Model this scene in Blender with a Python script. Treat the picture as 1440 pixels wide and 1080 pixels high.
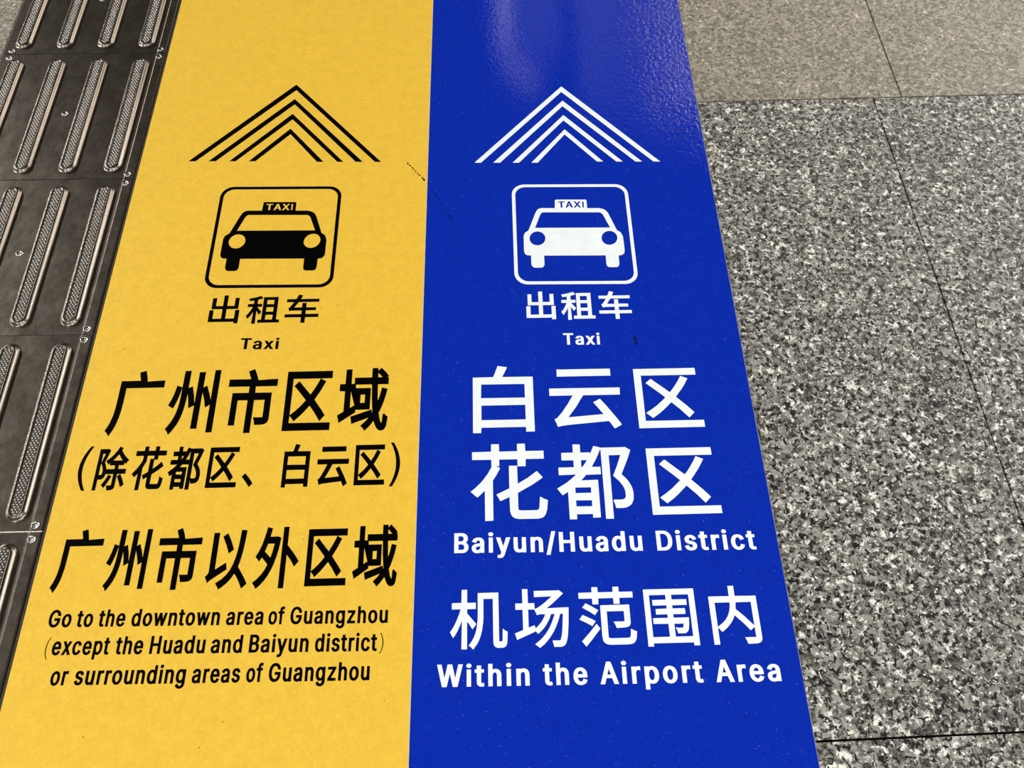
import bpy, bmesh, math, random
from mathutils import Vector, Matrix

for o in list(bpy.data.objects):
    bpy.data.objects.remove(o)
S = bpy.context.scene
COL = S.collection
random.seed(7)

# ------------------------------------------------------------------ camera
F_PX, PITCH, ROLL, YAW, CAM_X, CAM_H = (1044.93254, 1.11319, 0.01617, -0.03977, 0.11298, 0.96868)
cam = bpy.data.cameras.new('camera')
cam.sensor_fit = 'HORIZONTAL'
cam.sensor_width = 36.0
cam.lens = F_PX / 1440 * 36.0
cam.clip_start = 0.02
co = bpy.data.objects.new('camera', cam)
COL.objects.link(co)
cp, sp = math.cos(PITCH), math.sin(PITCH)
Fv = Vector((0, cp, -sp)); Xv = Vector((1, 0, 0)); Uv = Vector((0, sp, cp))
cr, sr = math.cos(ROLL), math.sin(ROLL)
Xv, Uv = cr * Xv + sr * Uv, -sr * Xv + cr * Uv
Rz = Matrix.Rotation(YAW, 3, 'Z')
Xv, Uv, Fv = Rz @ Xv, Rz @ Uv, Rz @ Fv
M = Matrix((Xv, Uv, -Fv)).transposed().to_4x4()
M.translation = Vector((CAM_X, 0, CAM_H))
co.matrix_world = M
S.camera = co

# ------------------------------------------------------------------ view, world, lamps
S.view_settings.view_transform = 'Standard'
S.view_settings.look = 'None'
S.view_settings.gamma = 1.0
S.view_settings.use_curve_mapping = False
S.view_settings.exposure = 0.13
w = bpy.data.worlds.new('world')
S.world = w
w.use_nodes = True
w.node_tree.nodes['Background'].inputs[0].default_value = (1.0, 0.96, 0.9, 1)
w.node_tree.nodes['Background'].inputs[1].default_value = 0.25

CEIL = 4.0
def lamp(name, x0, x1, y0, y1, L, col=(1, 0.97, 0.92), turn=0.0):
    l = bpy.data.lights.new(name, 'AREA')
    l.shape = 'RECTANGLE'
    l.size = x1 - x0
    l.size_y = y1 - y0
    l.energy = L * math.pi * (x1 - x0) * (y1 - y0)
    l.color = col
    o = bpy.data.objects.new(name, l)
    o.location = ((x0 + x1) / 2, (y0 + y1) / 2, CEIL - 0.02)
    o.rotation_euler = (0, 0, turn)
    COL.objects.link(o)
    return o
lamp('lamp_behind_left', -3.6, -3.2, -5.5, -1.6, 29)
lamp('lamp_behind_right', 2.6, 3.0, -5.5, -1.2, 23)
lamp('lamp_behind_middle', -0.2, 0.2, -5.5, -1.8, 22)
lamp('fill_side_left', -8.4, -8.0, -0.5, 8.5, 120)  # added fill light with no known source, lifts the far end
lamp('fill_side_right', 7.4, 7.8, -0.5, 8.5, 90)  # unseen fill added on the opposite side, same lift
lamp('lamp_ahead_narrow', 0.17, 0.30, 6.0, 9.0, 1.9, (1, 0.88, 0.85))
lamp('lamp_ahead_corner', 0.14, 0.62, 5.62, 5.76, 1.6, (1, 0.88, 0.85), -0.9)
lamp('lamp_ahead_left', 0.38, 0.78, 5.9, 9.0, 0.3)
lamp('lamp_ahead_right', 0.95, 2.4, 5.3, 9.0, 0.40)
lamp('lamp_ahead_warm', 2.7, 4.6, 4.6, 9.0, 7, (1, 0.89, 0.76))

# ------------------------------------------------------------------ helpers
def tag(o, label=None, cat=None, group=None, kind=None):
    if label: o['label'] = label
    if cat: o['category'] = cat
    if group: o['group'] = group
    if kind: o['kind'] = kind
    return o

def link(name, me, mat=None, parent=None, loc=None):
    o = bpy.data.objects.new(name, me)
    COL.objects.link(o)
    if mat is not None and me is not None and not me.materials:
        me.materials.append(mat)
    if parent is not None: o.parent = parent
    if loc is not None: o.location = loc
    return o

def mesh(name, verts, faces, smooth=False):
    me = bpy.data.meshes.new(name)
    me.from_pydata(verts, [], faces)
    me.update()
    if smooth:
        for p in me.polygons: p.use_smooth = True
    return me

def prism(name, pts, z0, z1):
    n = len(pts)
    v = [(x, y, z0) for x, y in pts] + [(x, y, z1) for x, y in pts]
    f = [tuple(range(n))[::-1], tuple(range(n, 2 * n))]
    for i in range(n):
        j = (i + 1) % n
        f.append((i, j, n + j, n + i))
    return mesh(name, v, f)

def rect(x0, y0, x1, y1):
    return [(x0, y0), (x1, y0), (x1, y1), (x0, y1)]

def print_mesh(name, contours, z):
    """flat print: closed outlines filled even-odd, holes left open"""
    cu = bpy.data.curves.new(name, 'CURVE')
    cu.dimensions = '2D'
    cu.fill_mode = 'BOTH'
    for c in contours:
        sp_ = cu.splines.new('POLY')
        sp_.points.add(len(c) - 1)
        for p, q in zip(sp_.points, c): p.co = (q[0], q[1], 0, 1)
        sp_.use_cyclic_u = True
    t = bpy.data.objects.new('tmp', cu)
    COL.objects.link(t)
    dg = bpy.context.evaluated_depsgraph_get()
    me = bpy.data.meshes.new_from_object(t.evaluated_get(dg))
    bpy.data.objects.remove(t)
    bpy.data.curves.remove(cu)
    seen = {}
    drop = []
    for v in me.vertices: v.co.z = z
    me.name = name
    me.materials.clear()
    bm = bmesh.new(); bm.from_mesh(me)
    bmesh.ops.remove_doubles(bm, verts=bm.verts, dist=1e-6)
    for f in bm.faces:
        f.normal_update()
        if f.normal.z < 0: f.normal_flip()
    bm.to_mesh(me); bm.free()
    return me

# ------------------------------------------------------------------ materials
def mat(name):
    m = bpy.data.materials.new(name)
    m.use_nodes = True
    nt = m.node_tree
    b = nt.nodes['Principled BSDF']
    return m, nt, b

def N(nt, t, **kw):
    n = nt.nodes.new(t)
    for k, v in kw.items():
        if k.startswith('i_'):
            n.inputs[k[2:].replace('_', ' ')].default_value = v
        else:
            setattr(n, k, v)
    return n

def coords(nt):
    return N(nt, 'ShaderNodeTexCoord').outputs['Object']

def ramp(nt, src, stops, interp='LINEAR'):
    r = N(nt, 'ShaderNodeValToRGB')
    e = r.color_ramp.elements
    r.color_ramp.interpolation = interp
    e[0].position, e[0].color = stops[0][0], (*stops[0][1], 1)
    e[1].position, e[1].color = stops[-1][0], (*stops[-1][1], 1)
    for p, c in stops[1:-1]:
        q = e.new(p); q.color = (*c, 1)
    nt.links.new(src, r.inputs[0])
    return r.outputs[0]

def mix(nt, fac, a, b, mode='MIX'):
    m = N(nt, 'ShaderNodeMix', data_type='RGBA', blend_type=mode)
    if isinstance(fac, (int, float)): m.inputs[0].default_value = fac
    else: nt.links.new(fac, m.inputs[0])
    for i, s in ((6, a), (7, b)):
        if isinstance(s, tuple): m.inputs[i].default_value = (*s, 1)
        else: nt.links.new(s, m.inputs[i])
    return m.outputs[2]

def noise(nt, co_, scale, detail=2, rough=0.5, dist=0.0, vec_off=None):
    n = N(nt, 'ShaderNodeTexNoise')
    n.inputs['Scale'].default_value = scale
    n.inputs['Detail'].default_value = detail
    n.inputs['Roughness'].default_value = rough
    n.inputs['Distortion'].default_value = dist
    nt.links.new(co_, n.inputs['Vector'])
    return n

def bump(nt, b, src, strength, distance):
    bn = N(nt, 'ShaderNodeBump')
    bn.inputs['Strength'].default_value = strength
    bn.inputs['Distance'].default_value = distance
    nt.links.new(src, bn.inputs['Height'])
    nt.links.new(bn.outputs[0], b.inputs['Normal'])
    return bn

def math_(nt, op, a, b=None, clamp=False):
    m = N(nt, 'ShaderNodeMath', operation=op, use_clamp=clamp)
    for i, s in enumerate((a, b)):
        if s is None: continue
        if isinstance(s, (int, float)): m.inputs[i].default_value = s
        else: nt.links.new(s, m.inputs[i])
    return m.outputs[0]

def vinyl(name, col, col2, rough, bstr, speck=None, weave=0.0, spec=0.3, roughen=0, mottle=0.03):
    m, nt, b = mat(name)
    c = coords(nt)
    n1 = noise(nt, c, 60, 4, 0.6).outputs[0]
    base = mix(nt, ramp(nt, n1, [(0.35, (0, 0, 0)), (0.7, (1, 1, 1))]), col, col2)
    n2 = noise(nt, c, 230, 3, 0.6).outputs[0]
    base = mix(nt, 1.0, base, ramp(nt, n2, [(0.3, (1 - mottle, 1 - mottle, 1 - mottle)), (0.7, (1, 1, 1))]), 'MULTIPLY')
    if speck:
        sn = noise(nt, c, 420, 2, 0.5).outputs[0]
        sf = ramp(nt, sn, [(0.70, (0, 0, 0)), (0.78, (1, 1, 1))])
        base = mix(nt, sf, base, speck)
    nt.links.new(base, b.inputs['Base Color'])
    b.inputs['Roughness'].default_value = rough
    b.inputs['Specular IOR Level'].default_value = spec
    hn = noise(nt, c, 130, 3, 0.55, 0.4).outputs[0]
    h2 = noise(nt, c, 340, 2, 0.5).outputs[0]
    h = math_(nt, 'ADD', hn, math_(nt, 'MULTIPLY', h2, 0.35))
    if weave:
        wv = N(nt, 'ShaderNodeTexWave', bands_direction='DIAGONAL')
        wv.inputs['Scale'].default_value = 260
        nt.links.new(c, wv.inputs['Vector'])
        h = math_(nt, 'ADD', h, math_(nt, 'MULTIPLY', wv.outputs['Fac'], weave))
    if weave == 0.0:
        # faint ridge where the film bridges an edge below it
        se = N(nt, 'ShaderNodeSeparateXYZ'); nt.links.new(c, se.inputs[0])
        dx_ = math_(nt, 'ABSOLUTE', math_(nt, 'ADD', se.outputs[0], math_(nt, 'ADD', math_(nt, 'MULTIPLY', noise(nt, c, 12, 2).outputs[0], 0.004), 0.4655)))
        rd = N(nt, 'ShaderNodeMapRange'); nt.links.new(dx_, rd.inputs[0])
        rd.inputs[1].default_value = 0.0; rd.inputs[2].default_value = 0.0016
        rd.inputs[3].default_value = 0.18; rd.inputs[4].default_value = 0.0
        h = math_(nt, 'ADD', h, rd.outputs[0])
    if roughen:
        # film lies rougher along its right border towards the far end
        sx = N(nt, 'ShaderNodeSeparateXYZ'); nt.links.new(c, sx.inputs[0])
        gx = N(nt, 'ShaderNodeMapRange', interpolation_type='SMOOTHSTEP'); nt.links.new(sx.outputs[0], gx.inputs[0])
        gx.inputs[1].default_value = 0.27; gx.inputs[2].default_value = 0.44
        gy = N(nt, 'ShaderNodeMapRange', interpolation_type='SMOOTHSTEP'); nt.links.new(sx.outputs[1], gy.inputs[0])
        gy.inputs[1].default_value = 0.75; gy.inputs[2].default_value = 1.25
        k = math_(nt, 'MULTIPLY', gx.outputs[0], gy.outputs[0])
        k = math_(nt, 'MULTIPLY', k, noise(nt, c, 7, 3, 0.6).outputs[0])
        k = math_(nt, 'ADD', math_(nt, 'MULTIPLY', k, roughen), 1.0)
        bn = bump(nt, b, h, bstr, 0.0012)
        nt.links.new(math_(nt, 'MULTIPLY', k, bstr, True), bn.inputs['Strength'])
    else:
        bump(nt, b, h, bstr, 0.0012)
    return m

YEL = vinyl('yellow_vinyl', (0.88, 0.57, 0.06), (0.82, 0.52, 0.055), 0.38, 0.5, None, mottle=0.10)
BLU = vinyl('blue_vinyl', (0.0035, 0.026, 0.43), (0.003, 0.023, 0.39), 0.04, 0.11, (0.10, 0.16, 0.55), 0.02, 0.45, 20)
def ink(name, col, rough, bs):
    m, nt, b = mat(name)
    c = coords(nt)
    hn = noise(nt, c, 130, 3, 0.55, 0.4).outputs[0]
    bump(nt, b, hn, bs, 0.0012)
    n1 = noise(nt, c, 45, 4, 0.6).outputs[0]
    nt.links.new(mix(nt, ramp(nt, n1, [(0.3, (0, 0, 0)), (0.75, (1, 1, 1))]), col, tuple(k * 0.9 for k in col)), b.inputs['Base Color'])
    b.inputs['Roughness'].default_value = rough
    return m
BLACK = ink('black_print', (0.0012, 0.0010, 0.0012), 0.5, 0.25)
BLACK.node_tree.nodes['Principled BSDF'].inputs['Specular IOR Level'].default_value = 0.02
WHITE = ink('white_print', (0.90, 0.97, 1.0), 0.4, 0.3)

def granite(name, cell, lo, hi, dark, bright, dt, bt, mottled, rough, tint, bstr, dscale=1.0, spec=0.25):
    m, nt, b = mat(name)
    c = coords(nt)
    wn = noise(nt, c, cell * 0.8, 2, 0.6)
    off = N(nt, 'ShaderNodeVectorMath', operation='SCALE')
    nt.links.new(wn.outputs['Color'], off.inputs[0]); off.inputs['Scale'].default_value = 1.0 / cell
    ad = N(nt, 'ShaderNodeVectorMath', operation='ADD')
    nt.links.new(c, ad.inputs[0]); nt.links.new(off.outputs[0], ad.inputs[1])
    v = N(nt, 'ShaderNodeTexVoronoi', feature='F1')
    v.inputs['Scale'].default_value = cell
    nt.links.new(ad.outputs[0], v.inputs['Vector'])
    sepc = N(nt, 'ShaderNodeSeparateColor')
    nt.links.new(v.outputs['Color'], sepc.inputs[0])
    k = math_(nt, 'ADD', sepc.outputs[0], math_(nt, 'MULTIPLY', math_(nt, 'SUBTRACT', noise(nt, c, cell * 2.5, 2, 0.6).outputs[0], 0.5), 1.0))
    base = ramp(nt, k, [(0.0, lo), (1.0, hi)])
    sh = N(nt, 'ShaderNodeVectorMath', operation='ADD'); sh.inputs[1].default_value = (3.3, 1.7, 0)
    nt.links.new(c, sh.inputs[0])
    # pale feldspar crystals, uneven in size
    bn_ = noise(nt, ad.outputs[0], cell * 0.62, 3, 0.6, 0.3).outputs[0]
    base = mix(nt, ramp(nt, bn_, [(bt, (0, 0, 0)), (bt + 0.10, (1, 1, 1))]), base, bright)
    bn2 = noise(nt, sh.outputs[0], cell * 1.3, 2, 0.5).outputs[0]
    base = mix(nt, ramp(nt, bn2, [(bt + 0.06, (0, 0, 0)), (bt + 0.12, (1, 1, 1))]), base, bright)
    # dark mica in clustered specks
    dn = noise(nt, sh.outputs[0], cell * 0.95 * dscale, 4, 0.66, 0.7).outputs[0]
    dm = ramp(nt, dn, [(dt, (0, 0, 0)), (dt + 0.055, (1, 1, 1))])
    base = mix(nt, dm, base, dark)
    big = noise(nt, c, 14, 4, 0.6).outputs[0]
    base = mix(nt, mottled, base, ramp(nt, big, [(0.3, (0.55, 0.55, 0.55)), (0.7, (1, 1, 1))]), 'MULTIPLY')
    base = mix(nt, 1.0, base, tint, 'MULTIPLY')
    nt.links.new(base, b.inputs['Base Color'])
    b.inputs['Roughness'].default_value = rough
    b.inputs['Specular IOR Level'].default_value = spec
    hn = noise(nt, c, cell * 1.6, 3, 0.6).outputs[0]
    bump(nt, b, hn, bstr, 0.002)
    return m

COARSE = granite('coarse_granite', 152, (0.05, 0.05, 0.046), (0.38, 0.375, 0.35), (0.004, 0.004, 0.004), (0.92, 0.92, 0.89), 0.515, 0.555, 0.35, 0.42, (1.0, 0.99, 0.945), 0.6)
FINE = granite('fine_granite', 180, (0.13, 0.125, 0.115), (0.42, 0.41, 0.38), (0.06, 0.055, 0.045), (0.8, 0.79, 0.74), 0.56, 0.60, 0.35, 0.42, (1.0, 0.94, 0.80), 0.8, 1.0, 0.55)

m, nt, b = mat('joint_mortar')
nt.links.new(mix(nt, noise(nt, coords(nt), 200).outputs[0], (0.02, 0.018, 0.015), (0.06, 0.055, 0.045)), b.inputs['Base Color'])
b.inputs['Roughness'].default_value = 0.9
MORTAR = m

def metal(name, c1, c2, rough, bs=0.15):
    m, nt, b = mat(name)
    c = coords(nt)
    mp = N(nt, 'ShaderNodeMapping'); mp.inputs['Scale'].default_value = (1, 0.25, 1)
    nt.links.new(c, mp.inputs[0])
    n = noise(nt, mp.outputs[0], 45, 5, 0.65).outputs[0]
    nt.links.new(mix(nt, n, c1, c2), b.inputs['Base Color'])
    b.inputs['Metallic'].default_value = 1.0
    rr = N(nt, 'ShaderNodeMapRange'); rr.inputs[3].default_value = rough * 0.7; rr.inputs[4].default_value = rough * 1.35
    nt.links.new(noise(nt, c, 25, 4, 0.7).outputs[0], rr.inputs[0])
    nt.links.new(rr.outputs[0], b.inputs['Roughness'])
    bump(nt, b, noise(nt, c, 35, 3, 0.5).outputs[0], bs, 0.003)
    return m
STEEL = metal('worn_steel', (0.42, 0.37, 0.31), (0.27, 0.235, 0.195), 0.27)
BARM = metal('bar_steel', (0.24, 0.215, 0.185), (0.15, 0.13, 0.11), 0.27, 0.03)
STUDM = metal('worn_grip_steel', (0.50, 0.47, 0.42), (0.36, 0.33, 0.29), 0.3, 0.02)
BRIGHT = metal('polished_steel', (0.75, 0.73, 0.70), (0.6, 0.58, 0.55), 0.22, 0.05)

def plain(name, c1, c2, rough, scale=200):
    m, nt, b = mat(name)
    nt.links.new(mix(nt, noise(nt, coords(nt), scale).outputs[0], c1, c2), b.inputs['Base Color'])
    b.inputs['Roughness'].default_value = rough
    return m
EDGE = plain('pale_cut_edge', (0.75, 0.68, 0.5), (0.45, 0.42, 0.36), 0.6, 90)
EDGE2 = plain('grey_cut_edge', (0.35, 0.36, 0.38), (0.03, 0.05, 0.12), 0.6, 160)
GAP_DARK = plain('dark_gap_strip', (0.012, 0.009, 0.006), (0.035, 0.025, 0.015), 0.7, 120)
PAD_DARK = plain('dark_grip_pad', (0.012, 0.010, 0.008), (0.04, 0.034, 0.028), 0.55, 150)  # near-black sheet under the studs, darkens the ground between them
SCUFF = plain('rubber_scuff', (0.004, 0.003, 0.005), (0.012, 0.009, 0.012), 0.7, 300)
SCUFF.node_tree.nodes['Principled BSDF'].inputs['Specular IOR Level'].default_value = 0.05
CEILM = plain('ceiling_paint', (0.07, 0.062, 0.052), (0.10, 0.09, 0.075), 0.8, 2)

# ------------------------------------------------------------------ setting
ceil = link('ceiling', prism('ceiling', rect(-9, -8, 9, 12), CEIL, CEIL + 0.1), CEILM)
tag(ceil, kind='structure')
floor = link('floor', prism('floor', rect(-4.2, -3.2, 4.6, 5.2), -0.06, -0.021), MORTAR)
tag(floor, kind='structure')

SK = math.radians(0.9)
PX, PY = 0.85, 1.0385
def rot(x, y):
    dx, dy = x - PX, y - PY
    return (PX + dx * math.cos(SK) - dy * math.sin(SK), PY + dx * math.sin(SK) + dy * math.cos(SK))
G = 0.0012
def slab(x0, y0, x1, y1, m, z=0.0, r=True):
    pts = rect(x0 + G, y0 + G, x1 - G, y1 - G)
    if r: pts = [rot(*p) for p in pts]
    c = Vector((sum(p[0] for p in pts) / 4, sum(p[1] for p in pts) / 4))
    bm = bmesh.new()
    vb = [bm.verts.new((p[0], p[1], -0.02)) for p in pts]
    vm = [bm.verts.new((p[0], p[1], z - 0.0006)) for p in pts]
    vt = [bm.verts.new((p[0] + (0.0006 if p[0] < c.x else -0.0006), p[1] + (0.0006 if p[1] < c.y else -0.0006), z)) for p in pts]
    bm.faces.new(vb[::-1]); bm.faces.new(vt)
    for i in range(4):
        j = (i + 1) % 4
        bm.faces.new((vb[i], vb[j], vm[j], vm[i])); bm.faces.new((vm[i], vm[j], vt[j], vt[i]))
    me = bpy.data.meshes.new('granite_slab'); bm.to_mesh(me); bm.free()
    return link('granite_slab', me, m, floor)
XL = -0.47
# coarse grained field right of and under the stickers
XC = 0.797
for (a, c) in ((-0.203, XC), (XC, XC + 1), (XC + 1, XC + 2)):
    for (d, e) in ((-1.045, 0.0055), (0.0055, PY),):
        slab(a, d, c, e, COARSE)
    slab(a, -2.09, c, -1.045, COARSE)
for (d, e) in ((-2.09, -1.045), (-1.045, 0.0055), (0.0055, PY)):
    slab(XL, d, -0.203, e, COARSE)
# fine grained field beyond
for (a, c) in ((XL, -0.15), (-0.15, PX), (PX, PX + 1), (PX + 1, PX + 2)):
    for (d, e) in ((PY, PY + 1.0), (PY + 1.0, PY + 2.0), (PY + 2.0, PY + 3.0)):
        slab(a, d, c, e, FINE)
# left of the metal plates
for (a, c) in ((-1.7915, -0.7915), (-2.7915, -1.7915)):
    for (d, e) in ((-1.93, -0.93), (-0.93, 0.07), (0.07, 1.07), (1.07, 2.07), (2.07, 3.07)):
        slab(a, d, c, e, FINE, 0.0, False)
# dark brown strip laid in the gap between plates and yellow sticker
link('joint_strip', prism('joint_strip', rect(-0.4905, -1.2, -0.4845, 3.2), -0.015, 0.0006), GAP_DARK, floor)
link('joint_strip', prism('joint_strip', rect(-0.7925, -1.2, -0.7900, 3.2), -0.015, 0.0004), GAP_DARK, floor)
link('plate_bed', prism('plate_bed', rect(-0.7915, -1.2, -0.4845, 3.2), -0.020, -0.0165), MORTAR, floor)

# ------------------------------------------------------------------ tactile plates
PW = 0.30
def plate_mesh():
    # pressed sheet: profile across x, run along y, with a shallow crease near the right border
    xs = [0, 0.0015, 0.27, 0.2800, 0.2820, 0.2835, 0.2838, 0.287, 0.2965, 0.2985]
    zs = [0.0012, 0.0020, 0.0020, 0.0020, 0.0021, 0.00225, 0.0020, 0.0020, 0.0020, 0.0012]
    x0 = -0.15
    e = 0.0004
    ys = [(-0.15 + e, -0.0003), (-0.15 + e + 0.0007, 0), (0.15 - e - 0.0007, 0), (0.15 - e, -0.0003)]
    v, f = [], []
    for y, dz in ys:
        for x, z in zip(xs, zs): v.append((x0 + x, y, z + dz))
    n = len(xs)
    for j in range(3):
        for i in range(n - 1): f.append((j * n + i, j * n + i + 1, (j + 1) * n + i + 1, (j + 1) * n + i))
    # underside skirt
    ring = list(range(n)) + [n + n - 1, 2 * n + n - 1] + list(range(3 * n, 4 * n))[::-1] + [2 * n, n]
    b0 = len(v)
    for k in ring: v.append((v[k][0], v[k][1], -0.016))
    for a in range(len(ring)):
        c = (a + 1) % len(ring)
        f.append((ring[c], ring[a], b0 + a, b0 + c))
    f.append(tuple(range(b0, b0 + len(ring)))[::-1])
    return mesh('base_sheet', v, f, False)

def stadium(w, l, n=12):
    r = w / 2
    p = []
    for i in range(n + 1):
        t = math.pi * i / n
        p.append((r * math.cos(t), l / 2 - r + r * math.sin(t)))
    for i in range(n + 1):
        t = math.pi + math.pi * i / n
        p.append((r * math.cos(t), -l / 2 + r + r * math.sin(t)))
    return p
BW, BL, BH = 0.0330, 0.274, 0.0056
def bar_mesh():
    prof = [(0.0, 0.0017), (0.0012, 0.0021), (0.0026, 0.0031), (0.0040, 0.0048), (0.0052, 0.0062), (0.0064, 0.0070), (0.0076, 0.0073), (0.0086, 0.0070), (0.0092, 0.0063)]
    v, f = [], []
    loops = []
    for d, z in prof:
        p = stadium(BW - 2 * d, BL - 2 * d)
        loops.append(list(range(len(v), len(v) + len(p))))
        v += [(x, y, z) for x, y in p]
    for a, b_ in zip(loops, loops[1:]):
        n = len(a)
        for i in range(n):
            j = (i + 1) % n
            f.append((a[i], a[j], b_[j], b_[i]))
    f.append(tuple(loops[-1]))
    me = mesh('raised_bar', v, f, True)
    return me
def pad_mesh():
    p = stadium(BW - 0.0186, BL - 0.0186)
    n = len(p)
    v = [(x, y, 0.0062) for x, y in p] + [(x, y, 0.00645) for x, y in p]
    f = [tuple(range(n, 2 * n))] + [(i, (i + 1) % n, n + (i + 1) % n, n + i) for i in range(n)]
    return mesh('grip_pad', v, f)
def stud_mesh():
    v, f = [], []
    w2, l2 = BW / 2 - 0.0098, BL / 2 - 0.0098
    r = BW / 2 - 0.0098
    row = 0
    y = -l2
    while y <= l2:
        off = 0.00205 if row % 2 else 0.0
        x = -w2 + off
        nx = -3
        for k in range(-3, 4):
            x = k * 0.0047 + (0.00235 if row % 2 else 0)
            yy = max(0, abs(y) - (l2 - r))
            if x * x + yy * yy > r * r: continue
            b0 = len(v)
            for rad, z in ((0.00150, 0.0063), (0.0010, 0.0074)):
                for q in range(6):
                    t = math.pi / 3 * q
                    v.append((x + rad * math.cos(t), y + rad * 1.15 * math.sin(t), z))
            v.append((x, y, 0.0078))
            for q in range(6):
                q2 = (q + 1) % 6
                f.append((b0 + q, b0 + q2, b0 + 6 + q2, b0 + 6 + q)); f.append((b0 + 6 + q, b0 + 6 + q2, b0 + 12))
        y += 0.0034
        row += 1
    return mesh('grip_studs', v, f, True)
def screw_mesh():
    # countersunk ring with sunken head and slot
    prof = [(0.0056, 0.0019), (0.0052, 0.0027), (0.0044, 0.0030), (0.0034, 0.0027), (0.0029, 0.0018), (0.0027, 0.0021), (0.0012, 0.0021), (0.0010, 0.0016)]
    v, f = [], []
    n = 18
    for r, z in prof:
        for i in range(n):
            t = 2 * math.pi * i / n
            v.append((r * math.cos(t), r * math.sin(t), z))
    for k in range(len(prof) - 1):
        for i in range(n):
            j = (i + 1) % n
            f.append((k * n + i, k * n + j, (k + 1) * n + j, (k + 1) * n + i))
    f.append(tuple(range((len(prof) - 1) * n, len(prof) * n)))
    return mesh('screw', v, f, True)
PM, BM_, SM, SC, PD = plate_mesh(), bar_mesh(), stud_mesh(), screw_mesh(), pad_mesh()
for me, mm in ((PM, STEEL), (BM_, BARM), (SM, STUDM), (SC, BRIGHT), (PD, PAD_DARK)): me.materials.append(mm)
BARX = [-0.15 + 0.0325 + k * 0.0755 for k in range(4)]
def plate():
    t = bpy.data.objects.new('tactile_plate', None)
    t.empty_display_size = 0.1
    COL.objects.link(t)
    link('base_sheet', PM, None, t)
    for k in range(4):
        b_ = link('raised_bar', BM_, None, t, (BARX[k], 0, 0))
        link('grip_pad', PD, None, b_)
        s_ = link('grip_studs', SM, None, b_)
        tag(s_, kind='stuff')
    for (x, y) in ((-0.135, 0.1405), (0.1375, 0.1405), (-0.135, -0.1405), (0.1375, -0.1405), (0.0, 0.0)):
        link('screw', SC, None, t, (x, y, 0))
    return t
LBL = {-2: None,
       -1: 'grey steel tactile paving plate at the far end, against the top edge of the photo',
       0: 'second steel tactile plate from the top, beside the yellow arrow chevrons',
       1: 'middle steel tactile plate, beside the yellow taxi pictogram and its caption',
       2: 'fourth steel tactile plate from the top, beside the bold bracketed black characters',
       3: 'nearest steel tactile plate, cut by the left edge, beside the small English text'}
proto = plate()
first = True
for k in range(-1, 4):
    if first:
        t = proto; first = False
    else:
        t = proto.copy(); COL.objects.link(t)
        for ch in list(proto.children):
            c = ch.copy(); COL.objects.link(c); c.parent = t
            for g_ in ch.children:
                d = g_.copy(); COL.objects.link(d); d.parent = c
    t.location = (-0.640, 1.1725 - 0.15 - 0.3 * k, 0)
    tag(t, LBL[k], 'paving plate', 'steel tactile plates in a row along the yellow strip')

# ------------------------------------------------------------------ stickers
ZY, ZB = 0.0016, 0.0010
def root(name, loc):
    t = bpy.data.objects.new(name, None)
    COL.objects.link(t)
    t.location = loc
    t.empty_display_size = 0.1
    return t
yel = root('floor_sticker', (0, 0, 0))
tag(yel, 'long yellow floor sticker with black arrow, taxi pictogram and black lettering', 'floor sticker')
blu = root('floor_sticker', (0, 0, 0))
tag(blu, 'long glossy blue floor sticker with white arrow, taxi pictogram and white lettering', 'floor sticker')
YL, BR = -0.4862, 0.4770
link('film', prism('film', rect(YL, -0.9, -0.0012, 2.6), 0.0002, ZY), YEL, yel)
link('film', prism('film', rect(0.0002, -0.9, BR - 0.001, 2.6), 0.0002, ZB), BLU, blu)
tag(link('film_edge', prism('film_edge', rect(-0.0012, -0.9, 0.0, 2.6), 0.0002, ZY + 0.0001), EDGE, yel), 'pale cut edge')
# slightly ragged pale cut edge on the blue film
ys = [-0.9 + 0.01 * i for i in range(351)]
pp = [(BR - 0.001, y) for y in ys[::50]] + [(BR + random.uniform(-0.0006, 0.0007), y) for y in ys[::-1]]
tag(link('film_edge', prism('film_edge', pp, 0.0002, ZB), EDGE2, blu), 'grey ragged cut edge')

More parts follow.
